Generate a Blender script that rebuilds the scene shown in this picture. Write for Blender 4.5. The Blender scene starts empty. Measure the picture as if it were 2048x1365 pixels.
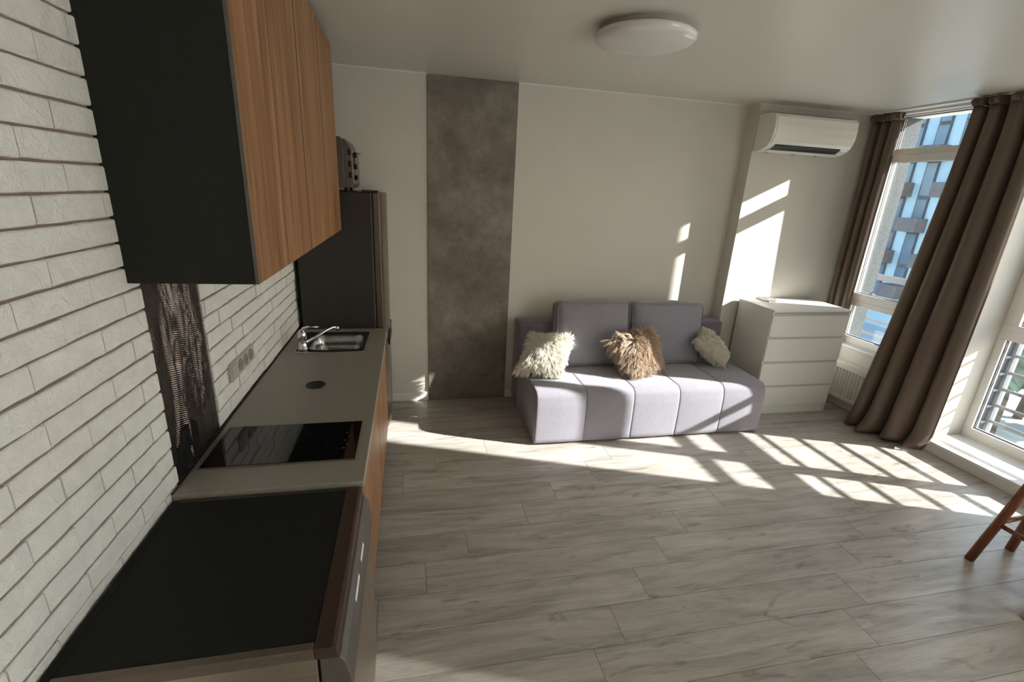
import bpy, bmesh, math, random
from mathutils import Vector, Matrix, noise
random.seed(7)
R = math.radians
scene = bpy.context.scene
C = scene.collection

# ------------------------------------------------------------------ camera, light, exposure
cam_d = bpy.data.cameras.new('camera'); cam = bpy.data.objects.new('camera', cam_d); C.objects.link(cam)
cam_d.sensor_width = 36; cam_d.lens = 36 * 940.2 / 2048; cam_d.clip_start = 0.02; cam_d.clip_end = 800
ya, pi_, ro = R(12.566), R(-17.894), R(3.02)
fw = Vector((math.sin(ya) * math.cos(pi_), math.cos(ya) * math.cos(pi_), math.sin(pi_)))
rt = Vector((math.cos(ya), -math.sin(ya), 0)); up = rt.cross(fw)
r2 = rt * math.cos(ro) + up * math.sin(ro); u2 = -rt * math.sin(ro) + up * math.cos(ro)
M = Matrix((r2, u2, -fw)).transposed().to_4x4(); M.translation = Vector((0.775, 0, 1.86))
cam.matrix_world = M
scene.camera = cam
vs = scene.view_settings
vs.view_transform = 'Standard'; vs.look = 'None'; vs.gamma = 1; vs.use_curve_mapping = False
vs.exposure = 0.22
SUN_DIR = Vector((-1, 0.366, -0.505)).normalized()
sd = bpy.data.lights.new('sun', 'SUN'); sd.energy = 19; sd.angle = R(0.6); sd.color = (1.0, 0.965, 0.91)
sun = bpy.data.objects.new('sun', sd); C.objects.link(sun)
sun.rotation_euler = SUN_DIR.to_track_quat('-Z', 'Y').to_euler(); sun.location = (20, -6, 12)
w = bpy.data.worlds.new('world'); scene.world = w; w.use_nodes = True
wn = w.node_tree; wn.nodes.clear()
sky = wn.nodes.new('ShaderNodeTexSky'); sky.sky_type = 'NISHITA'; sky.sun_disc = False
sky.sun_elevation = R(25.4); sky.sun_rotation = math.atan2(1, -0.366)
sky.altitude = 200; sky.air_density = 1.0; sky.dust_density = 1.5; sky.ozone_density = 1.0
bg = wn.nodes.new('ShaderNodeBackground'); bg.inputs[1].default_value = 0.52
wo = wn.nodes.new('ShaderNodeOutputWorld')
wn.links.new(sky.outputs[0], bg.inputs[0]); wn.links.new(bg.outputs[0], wo.inputs[0])
scene.cycles.max_bounces = 12; scene.cycles.diffuse_bounces = 7; scene.cycles.transparent_max_bounces = 12
scene.cycles.use_denoising = True; scene.cycles.sample_clamp_indirect = 8

# ------------------------------------------------------------------ material helpers
class NT:
    def __init__(s, name):
        s.m = bpy.data.materials.new(name); s.m.use_nodes = True; s.t = s.m.node_tree
        s.b = s.t.nodes['Principled BSDF']; s.out = s.t.nodes['Material Output']
    def n(s, typ, **kw):
        nd = s.t.nodes.new(typ)
        for k, v in kw.items():
            if k.startswith('i_'):
                key = k[2:]; key = int(key) if key.isdigit() else key.replace('_', ' ')
                nd.inputs[key].default_value = v
            else: setattr(nd, k, v)
        return nd
    def l(s, a, b): s.t.links.new(a, b)
    def set(s, **kw):
        for k, v in kw.items():
            s.b.inputs[k.replace('_', ' ')].default_value = v
    def pos(s, scale=(1, 1, 1), rnd=0.0):
        g = s.n('ShaderNodeNewGeometry'); m = s.n('ShaderNodeMapping'); m.inputs['Scale'].default_value = scale
        if rnd:
            oi = s.n('ShaderNodeObjectInfo'); ad = s.n('ShaderNodeVectorMath', operation='SCALE')
            cb = s.n('ShaderNodeCombineXYZ'); s.l(oi.outputs['Random'], cb.inputs[0]); s.l(oi.outputs['Random'], cb.inputs[1]); s.l(oi.outputs['Random'], cb.inputs[2])
            s.l(cb.outputs[0], ad.inputs[0]); ad.inputs['Scale'].default_value = rnd
            a2 = s.n('ShaderNodeVectorMath', operation='ADD'); s.l(g.outputs['Position'], a2.inputs[0]); s.l(ad.outputs[0], a2.inputs[1])
            s.l(a2.outputs[0], m.inputs['Vector'])
        else: s.l(g.outputs['Position'], m.inputs['Vector'])
        return m.outputs[0]
    def noise(s, vec, scale=5, detail=4, rough=.5, dist=0.0):
        n = s.n('ShaderNodeTexNoise'); n.inputs['Scale'].default_value = scale; n.inputs['Detail'].default_value = detail
        n.inputs['Roughness'].default_value = rough; n.inputs['Distortion'].default_value = dist
        s.l(vec, n.inputs['Vector']); return n.outputs[0]
    def ramp(s, fac, stops):
        r = s.n('ShaderNodeValToRGB'); e = r.color_ramp.elements
        while len(e) < len(stops): e.new(0.5)
        for el, (p, c) in zip(e, stops):
            el.position = p; el.color = (c[0], c[1], c[2], 1) if len(c) == 3 else c
        s.l(fac, r.inputs[0]); return r.outputs[0]
    def mix(s, fac, a, b, mode='MIX'):
        m = s.n('ShaderNodeMix', data_type='RGBA', blend_type=mode)
        for v, i in ((fac, 0), (a, 6), (b, 7)):
            if hasattr(v, 'links') or hasattr(v, 'is_linked'): s.l(v, m.inputs[i])
            else: m.inputs[i].default_value = v if i == 0 else (v[0], v[1], v[2], 1)
        return m.outputs[2]
    def bump(s, h, strength=.3, dist=.01):
        b = s.n('ShaderNodeBump'); b.inputs['Strength'].default_value = strength; b.inputs['Distance'].default_value = dist
        s.l(h, b.inputs['Height']); s.l(b.outputs[0], s.b.inputs['Normal'])
    def col(s, c): s.l(c, s.b.inputs['Base Color'])

def srgb(r, g, b):
    f = lambda c: (c / 255 / 12.92) if c / 255 <= .04045 else ((c / 255 + .055) / 1.055) ** 2.4
    return (f(r), f(g), f(b))
def plain(name, c, rough=.5, metal=0.0, nscale=40, namt=.06, bump=0.0, bscale=200, spec=None):
    t = NT(name); v = t.pos()
    n = t.noise(v, nscale, 3)
    lo = tuple(max(0, x * (1 - namt)) for x in c); hi = tuple(min(1, x * (1 + namt)) for x in c)
    t.col(t.ramp(n, [(.3, lo), (.7, hi)])); t.set(Roughness=rough, Metallic=metal)
    if spec is not None: t.b.inputs['Specular IOR Level'].default_value = spec
    if bump: t.bump(t.noise(v, bscale, 3), bump, .002)
    return t.m
MT = {}
MT['wall'] = plain('wall_paint', (.64, .615, .56), .7, bump=.12, bscale=350, nscale=3, namt=.015)
MT['ceiling'] = plain('stretch_ceiling', (.65, .63, .575), .36, nscale=2, namt=.01)
MT['white'] = plain('white_lacquer', (.74, .735, .70), .38, nscale=8, namt=.01)
MT['pvc'] = plain('white_pvc', (.80, .79, .77), .28, nscale=8, namt=.01)
MT['plastic'] = plain('white_plastic', (.78, .77, .72), .2, nscale=8, namt=.01)
MT['ivory'] = plain('socket_plastic', (.44, .42, .39), .35, nscale=8, namt=.01)
MT['rad'] = plain('radiator_enamel', (.74, .72, .66), .35, nscale=8, namt=.01)
MT['black'] = plain('black_plastic', (.012, .012, .013), .4, nscale=30, namt=.1)
MT['carcass'] = plain('anthracite_board', srgb(34, 35, 31), .6, nscale=300, namt=.15, bump=.05, bscale=900, spec=.25)
MT['graydoor'] = plain('grey_edge_band', srgb(88, 86, 88), .4)
MT['chrome'] = plain('chrome', (.75, .75, .76), .12, 1.0, nscale=5, namt=.02)
MT['steel_dark'] = plain('fridge_side_grey', srgb(56, 52, 51), .45, .3, nscale=20, namt=.03)
MT['steel_door'] = plain('fridge_door_metal', srgb(112, 100, 88), .3, .7, nscale=20, namt=.03)
MT['mortar'] = plain('mortar', srgb(138, 122, 112), .95, nscale=60, namt=.1)
MT['gasket'] = plain('gasket', (.03, .03, .032), .6)
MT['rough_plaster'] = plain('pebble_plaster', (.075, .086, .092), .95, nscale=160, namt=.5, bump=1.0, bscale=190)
MT['ext_white'] = plain('exterior_white_render', (.75, .76, .76), .9, nscale=.5, namt=.03)
MT['ext_blue'] = plain('pale_blue_cladding', srgb(186, 210, 218), .7, nscale=.3, namt=.05)
MT['ext_beige'] = plain('balcony_brick', srgb(122, 114, 110), .85, nscale=1.5, namt=.12)
MT['ground'] = plain('concrete_ground', (.62, .62, .60), .95, nscale=.08, namt=.12)
MT['grass'] = plain('grass_ground', (.46, .48, .42), .95, nscale=.4, namt=.3)
MT['leaf'] = plain('tree_leaves', (.17, .22, .15), .9, nscale=1.3, namt=.5)
MT['bark'] = plain('tree_bark', (.12, .09, .06), .9, nscale=6, namt=.3)
MT['labelw'] = plain('print_white', (.8, .82, .82), .5)
MT['remote'] = plain('remote_plastic', (.62, .62, .60), .4, nscale=30, namt=.02)
MT['pot'] = plain('cream_paint', (.66, .62, .52), .5, nscale=30, namt=.05)
MT['railm'] = plain('grey_railing_paint', (.11, .12, .135), .6, .1, nscale=10, namt=.03)

# floor laminate
t = NT('oak_laminate'); v = t.pos((1.1, 9, 1), 37)
n1 = t.noise(v, 1.6, 6, .6, .8); v2 = t.pos((3.0, 60, 1), 91); n2 = t.noise(v2, 3.0, 5, .65, .3)
v3 = t.pos((2.2, 7, 1), 53); n3 = t.noise(v3, 1.7, 4, .55, 1.2)
base = t.ramp(n1, [(.28, srgb(148, 142, 135)), (.5, srgb(182, 177, 170)), (.72, srgb(202, 198, 191))])
fine = t.ramp(n2, [(.3, (.70, .68, .66)), (.55, (1, 1, 1))])
c1 = t.mix(.65, base, fine, 'MULTIPLY')
knot = t.ramp(n3, [(.60, (1, 1, 1)), (.74, srgb(176, 162, 152))])
c2 = t.mix(.75, c1, knot, 'MULTIPLY')
oi = t.n('ShaderNodeObjectInfo'); tint = t.ramp(oi.outputs['Random'], [(0, (.88, .87, .86)), (1, (1, 1, 1))])
t.col(t.mix(1.0, c2, tint, 'MULTIPLY')); t.set(Roughness=.36)
t.l(t.ramp(n2, [(.2, (.36, .36, .36)), (.8, (.26, .26, .26))]), t.b.inputs['Roughness'])
t.bump(n2, .08, .002); MT['floor'] = t.m
# cabinet wood (grain vertical)
def wood(name, dark, mid, light, grain=(9, 9, .55), rough=.45, rnd=13):
    t = NT(name); v = t.pos(grain, rnd); n1 = t.noise(v, 1.9, 5, .6, 1.3)
    v2 = t.pos((grain[0] * 9, grain[1] * 9, grain[2] * 4), rnd); n2 = t.noise(v2, 2.2, 4, .6, .2)
    b = t.ramp(n1, [(.3, dark), (.48, mid), (.7, light)]); f = t.ramp(n2, [(.34, (.66, .60, .56)), (.52, (1, 1, 1))])
    t.col(t.mix(.7, b, f, 'MULTIPLY')); t.set(Roughness=rough); t.bump(n2, .1, .002); return t.m
MT['wood'] = wood('walnut_laminate', srgb(100, 66, 42), srgb(144, 102, 68), srgb(170, 130, 92), (7, 7, .4))
MT['stoolwood'] = wood('reddish_brown_wood', srgb(84, 46, 28), srgb(128, 74, 44), srgb(150, 92, 56), (30, 30, 2), .3)
# stone panel
t = NT('concrete_look_laminate'); v = t.pos()
n1 = t.noise(v, 2.6, 8, .62, .3); n2 = t.noise(v, 14, 8, .7, .6)
vo = t.n('ShaderNodeTexNoise'); vo.inputs['Scale'].default_value = 5; vo.inputs['Detail'].default_value = 6; vo.inputs['Distortion'].default_value = 1.2
t.l(v, vo.inputs['Vector'])
crk = t.ramp(vo.outputs[0], [(.492, (0, 0, 0)), (.5, (1, 1, 1)), (.508, (0, 0, 0))])
b = t.ramp(n1, [(.3, srgb(96, 88, 80)), (.5, srgb(124, 116, 107)), (.72, srgb(152, 145, 135))])
f = t.ramp(n2, [(.35, (.72, .71, .70)), (.6, (1.0, 1.0, 1.0))])
c = t.mix(.8, b, f, 'MULTIPLY')
mk = t.mix(1.0, crk, t.ramp(n2, [(.5, (0, 0, 0)), (.7, (.45, .45, .45))]), 'MULTIPLY')
t.col(t.mix(mk, c, srgb(175, 170, 160))); t.set(Roughness=.5); t.bump(n2, .1, .004); MT['stone'] = t.m
# brick
t = NT('white_slate_brick'); v = t.pos((1, 1, 1), 19)
n1 = t.noise(v, 12, 6, .6, .5); n2 = t.noise(v, 60, 5, .6, 1.0)
t.col(t.ramp(n1, [(.3, srgb(222, 222, 220)), (.7, srgb(236, 236, 234))])); t.set(Roughness=.5)
ad = t.n('ShaderNodeMath', operation='MULTIPLY_ADD'); t.l(n1, ad.inputs[0]); ad.inputs[1].default_value = 2.2; t.l(n2, ad.inputs[2])
vr = t.n('ShaderNodeTexNoise'); vr.inputs['Scale'].default_value = 9; vr.inputs['Detail'].default_value = 3; vr.inputs['Distortion'].default_value = 2.2
t.l(v, vr.inputs['Vector']); cr = t.ramp(vr.outputs[0], [(.46, (0, 0, 0)), (.5, (1, 1, 1)), (.56, (.25, .25, .25))])
a2 = t.n('ShaderNodeMath', operation='MULTIPLY_ADD'); t.l(cr, a2.inputs[0]); a2.inputs[1].default_value = .22; t.l(ad.outputs[0], a2.inputs[2])
t.bump(a2.outputs[0], .85, .005); MT['brick'] = t.m
# worktop
t = NT('speckled_worktop'); v = t.pos(); n = t.noise(v, 420, 2, .5)
t.col(t.ramp(n, [(.38, srgb(134, 129, 120)), (.5, srgb(148, 142, 132)), (.66, srgb(162, 156, 146))])); t.set(Roughness=.42); MT['worktop'] = t.m
# black ribbed / grained top
t = NT('black_grained_top'); v = t.pos(); n = t.noise(v, 300, 3)
t.col(t.ramp(n, [(.3, srgb(16, 17, 14)), (.7, srgb(27, 28, 23))])); t.set(Roughness=.65); t.b.inputs['Specular IOR Level'].default_value = .25; t.bump(n, .4, .001); MT['blacktop'] = t.m
t = NT('brushed_steel'); v = t.pos((3, 3, 250)); n = t.noise(v, 3, 3)
t.col(t.ramp(n, [(.3, srgb(150, 138, 126)), (.7, srgb(172, 160, 146))])); t.set(Roughness=.34, Metallic=.85); MT['steel'] = t.m
t = NT('sink_steel'); v = t.pos(); n = t.noise(v, 40, 3)
t.col(t.ramp(n, [(.3, srgb(150, 148, 144)), (.7, srgb(176, 174, 170))])); t.set(Roughness=.22, Metallic=1.0); MT['sink'] = t.m
t = NT('black_glass'); v = t.pos(); n = t.noise(v, 20, 2); t.col(t.ramp(n, [(.3, (.004, .004, .005)), (.7, (.007, .007, .008))])); t.set(Roughness=.05); MT['hob'] = t.m
# foil
t = NT('bubble_foil'); v = t.pos()
mp = t.n('ShaderNodeMapping'); mp.inputs['Rotation'].default_value = (R(45), 0, 0); mp.inputs['Scale'].default_value = (1, 95, 95); t.l(v, mp.inputs['Vector'])
sx = t.n('ShaderNodeSeparateXYZ'); t.l(mp.outputs[0], sx.inputs[0])
def tri(o):
    a = t.n('ShaderNodeMath', operation='SINE'); m = t.n('ShaderNodeMath', operation='MULTIPLY'); t.l(o, m.inputs[0]); m.inputs[1].default_value = 6.283; t.l(m.outputs[0], a.inputs[0]); return a.outputs[0]
mm = t.n('ShaderNodeMath', operation='MULTIPLY'); t.l(tri(sx.outputs[1]), mm.inputs[0]); t.l(tri(sx.outputs[2]), mm.inputs[1])
n = t.noise(v, 9, 4)
t.col(t.ramp(n, [(.3, srgb(84, 76, 73)), (.7, srgb(104, 96, 92))])); t.set(Roughness=.27, Metallic=.85); t.bump(mm.outputs[0], .5, .0012); MT['foil'] = t.m
t = NT('foil_soot'); v = t.pos(); n = t.noise(v, 30, 4)
t.col(t.ramp(n, [(.3, (.006, .006, .006)), (.7, (.018, .018, .017))])); t.set(Roughness=.9); t.b.inputs['Specular IOR Level'].default_value = .1; MT['soot'] = t.m
# fabrics
def fabric(name, c1, c2, sc=420, bs=.5, rough=.9, sheen=.3):
    t = NT(name); v = t.pos(); n = t.noise(v, sc, 2, .5); n0 = t.noise(v, 14, 3)
    c = t.ramp(n, [(.35, c1), (.65, c2)]); c = t.mix(.25, c, t.ramp(n0, [(.3, (.8, .8, .8)), (.7, (1, 1, 1))]), 'MULTIPLY')
    t.col(c); t.set(Roughness=rough); t.b.inputs['Sheen Weight'].default_value = sheen; t.bump(n, bs, .002); return t.m
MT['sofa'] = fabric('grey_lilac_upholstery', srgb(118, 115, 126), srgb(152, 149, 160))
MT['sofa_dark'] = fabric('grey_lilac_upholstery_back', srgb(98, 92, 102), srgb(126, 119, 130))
t = NT('brown_satin'); v = t.pos(); n = t.noise(v, 700, 2)
t.col(t.ramp(n, [(.35, srgb(88, 71, 58)), (.65, srgb(100, 82, 68))])); t.set(Roughness=.44); t.b.inputs['Sheen Weight'].default_value = .08
t.b.inputs['Specular IOR Level'].default_value = .6; t.bump(n, .08, .001); MT['curtain'] = t.m
def fur(name, c1, c2):
    t = NT(name); v = t.pos(); n = t.noise(v, 60, 3); t.col(t.ramp(n, [(.3, c1), (.7, c2)])); t.set(Roughness=.8); t.b.inputs['Sheen Weight'].default_value = .3; return t.m
MT['cream_fur'] = fur('cream_fur', srgb(216, 210, 196), srgb(240, 236, 224))
MT['brown_fur'] = fur('brown_fur', srgb(160, 138, 118), srgb(206, 184, 160))
MT['base_fur'] = fur('fur_backing', srgb(120, 104, 82), srgb(140, 122, 98))
# glass panes
t = NT('window_glass'); tr = t.n('ShaderNodeBsdfTransparent'); tr.inputs[0].default_value = (.93, .95, .95, 1)
gl = t.n('ShaderNodeBsdfGlossy'); gl.inputs['Roughness'].default_value = .02
lw = t.n('ShaderNodeLayerWeight'); lw.inputs[0].default_value = .5
pw5 = t.n('ShaderNodeMath', operation='POWER'); t.l(lw.outputs['Facing'], pw5.inputs[0]); pw5.inputs[1].default_value = 5
fr = t.n('ShaderNodeMath', operation='MULTIPLY_ADD'); t.l(pw5.outputs[0], fr.inputs[0]); fr.inputs[1].default_value = .9; fr.inputs[2].default_value = .035
mx = t.n('ShaderNodeMixShader')
t.l(fr.outputs[0], mx.inputs[0]); t.l(tr.outputs[0], mx.inputs[1]); t.l(gl.outputs[0], mx.inputs[2]); t.l(mx.outputs[0], t.out.inputs[0]); MT['glass'] = t.m
t = NT('building_window_glass'); v = t.pos(); n = t.noise(v, .4, 2); t.col(t.ramp(n, [(.3, srgb(88, 112, 132)), (.7, srgb(120, 142, 158))])); t.set(Roughness=.1); MT['bglass'] = t.m
t = NT('opal_glass'); v = t.pos(); n = t.noise(v, 4, 2); t.col(t.ramp(n, [(.3, (.70, .69, .66)), (.7, (.72, .71, .68))])); t.set(Roughness=.08); MT['opal'] = t.m

# ------------------------------------------------------------------ mesh helpers
ORG = {}
class MB:
    def __init__(s): s.v = []; s.f = []
    def add(s, vs_, fs):
        o = len(s.v); s.v += [tuple(p) for p in vs_]; s.f += [tuple(i + o for i in f) for f in fs]; return s
    def box(s, x0, x1, y0, y1, z0, z1):
        return s.add([(x0, y0, z0), (x1, y0, z0), (x1, y1, z0), (x0, y1, z0), (x0, y0, z1), (x1, y0, z1), (x1, y1, z1), (x0, y1, z1)],
                     [(0, 3, 2, 1), (4, 5, 6, 7), (0, 1, 5, 4), (1, 2, 6, 5), (2, 3, 7, 6), (3, 0, 4, 7)])
    def tube(s, pts, r, n=12, cap=True):
        pts = [Vector(p) for p in pts]; rs = r if isinstance(r, (list, tuple)) else [r] * len(pts); rings = []
        prev = None
        for i, p in enumerate(pts):
            d = (pts[min(i + 1, len(pts) - 1)] - pts[max(i - 1, 0)]).normalized()
            a = prev if prev is not None else (Vector((0, 0, 1)) if abs(d.z) < .9 else Vector((1, 0, 0)))
            x = (a - d * a.dot(d)).normalized(); y = d.cross(x); prev = x
            rings.append([p + (x * math.cos(2 * math.pi * k / n) + y * math.sin(2 * math.pi * k / n)) * rs[i] for k in range(n)])
        vs_ = [q for rg in rings for q in rg]; fs = []
        for i in range(len(pts) - 1):
            for k in range(n):
                fs.append((i * n + k, i * n + (k + 1) % n, (i + 1) * n + (k + 1) % n, (i + 1) * n + k))
        if cap: fs += [tuple(range(n))[::-1], tuple(range((len(pts) - 1) * n, len(pts) * n))]
        return s.add(vs_, fs)
    def lathe(s, prof, c, n=48):
        vs_ = []; fs = []
        for (r, z) in prof:
            for k in range(n): vs_.append((c[0] + r * math.cos(2 * math.pi * k / n), c[1] + r * math.sin(2 * math.pi * k / n), z))
        for i in range(len(prof) - 1):
            for k in range(n): fs.append((i * n + k, i * n + (k + 1) % n, (i + 1) * n + (k + 1) % n, (i + 1) * n + k))
        return s.add(vs_, fs)
    def prism(s, poly, axis, a0, a1):
        # poly: 2D points; axis: extrusion axis
        def P(p, a): return {'x': (a, p[0], p[1]), 'y': (p[0], a, p[1]), 'z': (p[0], p[1], a)}[axis]
        n = len(poly); vs_ = [P(p, a0) for p in poly] + [P(p, a1) for p in poly]
        fs = [tuple(range(n))[::-1], tuple(range(n, 2 * n))] + [(k, (k + 1) % n, n + (k + 1) % n, n + k) for k in range(n)]
        return s.add(vs_, fs)
    def grid(s, fn, nu, nv, closed_u=False):
        vs_ = [fn(i / nu, j / nv) for i in range(nu + 1) for j in range(nv + 1)]
        fs = [(i * (nv + 1) + j, (i + 1) * (nv + 1) + j, (i + 1) * (nv + 1) + j + 1, i * (nv + 1) + j + 1) for i in range(nu) for j in range(nv)]
        return s.add(vs_, fs)
    def build(s, name, m, parent=None, bevel=0, smooth=False, seg=2, solid=0, fixn=True):
        org = ORG.get(parent.name_full, Vector((0, 0, 0))) if parent else Vector((0, 0, 0))
        me = bpy.data.meshes.new(name)
        me.from_pydata([tuple(Vector(p) - org) for p in s.v], [], s.f); me.update()
        if fixn:
            bm = bmesh.new(); bm.from_mesh(me); bmesh.ops.recalc_face_normals(bm, faces=bm.faces[:]); bm.to_mesh(me); bm.free()
        me.materials.append(MT[m] if isinstance(m, str) else m)
        if smooth:
            for p in me.polygons: p.use_smooth = True
        o = bpy.data.objects.new(name, me); C.objects.link(o)
        if parent: o.parent = parent
        ORG[o.name_full] = org
        if bevel:
            b = o.modifiers.new('bevel', 'BEVEL'); b.width = bevel; b.segments = seg; b.limit_method = 'ANGLE'; b.angle_limit = R(35)
        if solid:
            q = o.modifiers.new('solid', 'SOLIDIFY'); q.thickness = solid; q.offset = 0
        return o
def box(*a): return MB().box(*a)
def tag(o, label, cat, group=None, kind=None):
    o['label'] = label; o['category'] = cat
    if group: o['group'] = group
    if kind: o['kind'] = kind
    return o
def thing(name, label, cat, loc=(0, 0, 0), group=None, rotz=0, local=False):
    o = bpy.data.objects.new(name, None); C.objects.link(o); o.location = loc; o.rotation_euler = (0, 0, rotz); o.empty_display_size = .1
    ORG[o.name_full] = Vector((0, 0, 0)) if local else Vector(loc)
    return tag(o, label, cat, group)
def struct(o): o['kind'] = 'structure'; return o
def copy_tree(o, parent=None):
    c = o.copy(); C.objects.link(c); c.parent = parent
    for ch in list(o.children): copy_tree(ch, c)
    return c

H = 2.645; YF = 3.966; XW = 4.86
# ------------------------------------------------------------------ structure
fl = struct(box(-.3, 5.0, -3.4, 4.2, -.14, -.012).build('floor', plain('subfloor', (.05, .045, .04), .9)))
struct(box(-.3, 4.86, -3.4, 4.2, H, 2.95).build('ceiling', 'ceiling'))
wl = struct(box(-.3, -.010, -3.4, 4.2, -.14, 2.95).build('wall_left', 'mortar'))
struct(MB().box(-.02, 3.639, YF, 4.2, -.14, H).box(3.639, 5.19, 3.825, 4.2, -.14, H).build('wall_far', 'wall'))
struct(box(-.02, 5.0, -3.4, -3.2, -.14, H).build('wall_near', 'wall'))
wr = MB()
wr.box(XW, 5.19, 3.72, 3.825, -.5, 2.95).box(XW, 5.19, 3.084, 3.72, -.5, .60).box(XW, 5.19, 3.084, 3.72, 2.625, 2.95)
wr.box(XW, 5.0, 2.67, 3.03, -.5, 2.95).box(5.0, 5.59, 2.67, 3.084, -.5, 2.95).box(XW, 5.0, 3.03, 3.084, -.5, .60).box(XW, 5.0, 3.03, 3.084, 2.625, 2.95)
wr.box(XW, 5.59, 1.423, 2.67, -.5, .085).box(XW, 5.59, 1.423, 2.67, 2.6, 2.95)
wr.box(XW, 5.59, -.04, 1.423, -.5, 2.95).box(XW, 5.45, -2.6, -.04, -.5, .085).box(XW, 5.45, -2.6, -.04, 2.6, 2.95).box(XW, 5.45, -3.4, -2.6, -.5, 2.95)
wrs = struct(wr.build('wall_right', 'wall'))
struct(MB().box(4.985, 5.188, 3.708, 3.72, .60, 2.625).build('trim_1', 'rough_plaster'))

# floor planks: 0.2 wide, 1.285 long
joint = {0: 2.80, 1: 2.955, 2: 3.172, 3: 3.393, 4: 1.05, 5: 1.425, 6: 1.66, 7: .70, 8: .917, 9: 1.30, 10: .30, 11: 2.1, 12: 1.7, 13: .9}
PL = {}
def plank(x0, x1, y0, y1):
    g = .0011; key = (round(x1 - x0, 3), round(y1 - y0, 3))
    if key not in PL:
        m = box(g, key[0] - g, g, key[1] - g, -.012, 0).build('plank', 'floor', fl)
        m.location = (x0, y0, 0); PL[key] = m; return
    o = PL[key].copy(); C.objects.link(o); o.location = (x0, y0, 0); o.name = 'plank'
rnd = random.Random(3)
for k in range(-22, 14):
    y0 = 1.195 + .2 * k; y1 = min(y0 + .2, YF)
    if k in joint: j = joint[k]
    else: j = rnd.uniform(0, 1.285)
    x = j - 1.285 * math.ceil(j / 1.285)
    while x < XW:
        a = max(x, 0.0); b = min(x + 1.285, XW)
        if b - a > .02: plank(a, b, y0, y1)
        x += 1.285
# bricks
P_, L_ = .0668, .2455
def brick_mesh(L, seed, top=0):
    r = random.Random(seed); hz = P_ - .0068 - top
    nx = 6; vs_ = []; fs = []
    d0 = r.uniform(-.0025, .0025)
    for i in range(nx + 1):
        t_ = i / nx; yy = .002 + (L - .004) * t_
        dz0 = r.uniform(-.001, .001); dz1 = r.uniform(-.001, .001); dx = r.uniform(-.0012, .0012) + d0
        vs_ += [(-.0105, yy, .0025 + dz0), (-.003 + dx, yy, .0025 + dz0), (0 + dx, yy, .006 + dz0), (0 + dx, yy, hz - .001 + dz1), (-.003 + dx, yy, hz + .0025 + dz1), (-.0105, yy, hz + .0025 + dz1)]
    for i in range(nx):
        for j in range(5):
            a = i * 6 + j; fs.append((a, a + 1, a + 7, a + 6))
    fs += [(0, 5, 4, 3, 2, 1), tuple(nx * 6 + q for q in (0, 1, 2, 3, 4, 5))]
    return MB().add(vs_, fs)
BM = {}
stuff_brick = MB()
def put_brick(y0, y1, z, top=0, stuff=False):
    L = round(y1 - y0, 3)
    if L < .012: return
    key = (L, random.randrange(4), round(top, 3))
    if stuff:
        m = brick_mesh(L, key[1]); stuff_brick.add([(p[0], p[1] + y0, p[2] + z) for p in m.v], m.f); return
    if key not in BM:
        o = brick_mesh(L, hash(key[:2]) % 977, key[2]).build('brick', 'brick', wl); BM[key] = o
    else:
        o = BM[key].copy(); C.objects.link(o)
    o.location = (0, y0, z)
for k in range(-29, 11):
    z = 1.935 + P_ * k
    off = 1.206 if k % 2 else 1.084 + L_ / 2 - L_ / 2
    top = max(0, z + P_ - H); z_ = z
    if P_ - .005 - top < .012: continue
    y = off - L_ * 20
    while y < YF - .01:
        a, b = y, y + L_; y += L_
        segs = []
        if b <= .47: segs.append((a, b, True))
        else:
            if a < 1.545 and b > .47: segs.append((a, min(b, 1.545 + random.uniform(-.004, .004)), False))
            if z_ < 1.60 and z_ > .80 and b > 1.925: segs.append((max(a, 1.925), min(b, 3.965), False))
        for (p, q, st) in segs:
            if p < -3.2: p = -3.2
            if q - p > .012: put_brick(p, q, z_, top, st)
o = stuff_brick.build('brick', 'brick', wl); o['kind'] = 'stuff'

# baseboards
def bb(name, *a): return struct(box(*a).build(name, 'white', bevel=.003))
bb('baseboard_far', .02, .905, YF - .014, YF, 0, .082)
bb('baseboard_far', 1.615, 3.639, YF - .014, YF, 0, .082)
bb('baseboard_far', 3.625, XW, 3.811, 3.825, 0, .082)
bb('baseboard_right', XW - .013, XW, 2.69, 3.811, 0, .07)
# stone panel
tag(box(.913, 1.606, YF - .013, YF - .0005, .002, H - .004).build('wall_panel', 'stone', bevel=.001), 'tall grey concrete-look decorative panel from floor to ceiling on the white wall', 'wall panel')
# ceiling edge trims
struct(MB().box(.0, 3.639, YF - .006, YF, H - .009, H).box(3.633, XW, 3.819, 3.825, H - .009, H).build('trim_2', 'white'))
struct(MB().box(XW - .02, XW, -3.2, 3.82, H - .022, H).build('trim_3', 'white'))

# ------------------------------------------------------------------ windows
def pane(parent, x, y0, y1, z0, z1, w_=.06, sash=True):
    g = box(x - .004, x + .004, y0, y1, z0, z1).build('pane', 'glass', parent)
    gm = MB()
    for q in (x - .012, x + .006):
        gm.box(q, q + .006, y0 - .004, y1 + .004, z0 - .004, z0 + .004).box(q, q + .006, y0 - .004, y1 + .004, z1 - .004, z1 + .004)
        gm.box(q, q + .006, y0 - .004, y0 + .004, z0, z1).box(q, q + .006, y1 - .004, y1 + .004, z0, z1)
    gm.build('gasket', 'gasket', parent)
def hollow(m, x0, x1, Y0, Y1, Z0, Z1, y0, y1, z0, z1):
    m.box(x0, x1, Y0, Y1, Z0, z0).box(x0, x1, Y0, Y1, z1, Z1).box(x0, x1, Y0, y0, z0, z1).box(x0, x1, y1, Y1, z0, z1)
def win_thing(name):
    o = bpy.data.objects.new(name, None); C.objects.link(o); ORG[o.name_full] = Vector((0, 0, 0)); o['kind'] = 'structure'; return o
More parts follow.
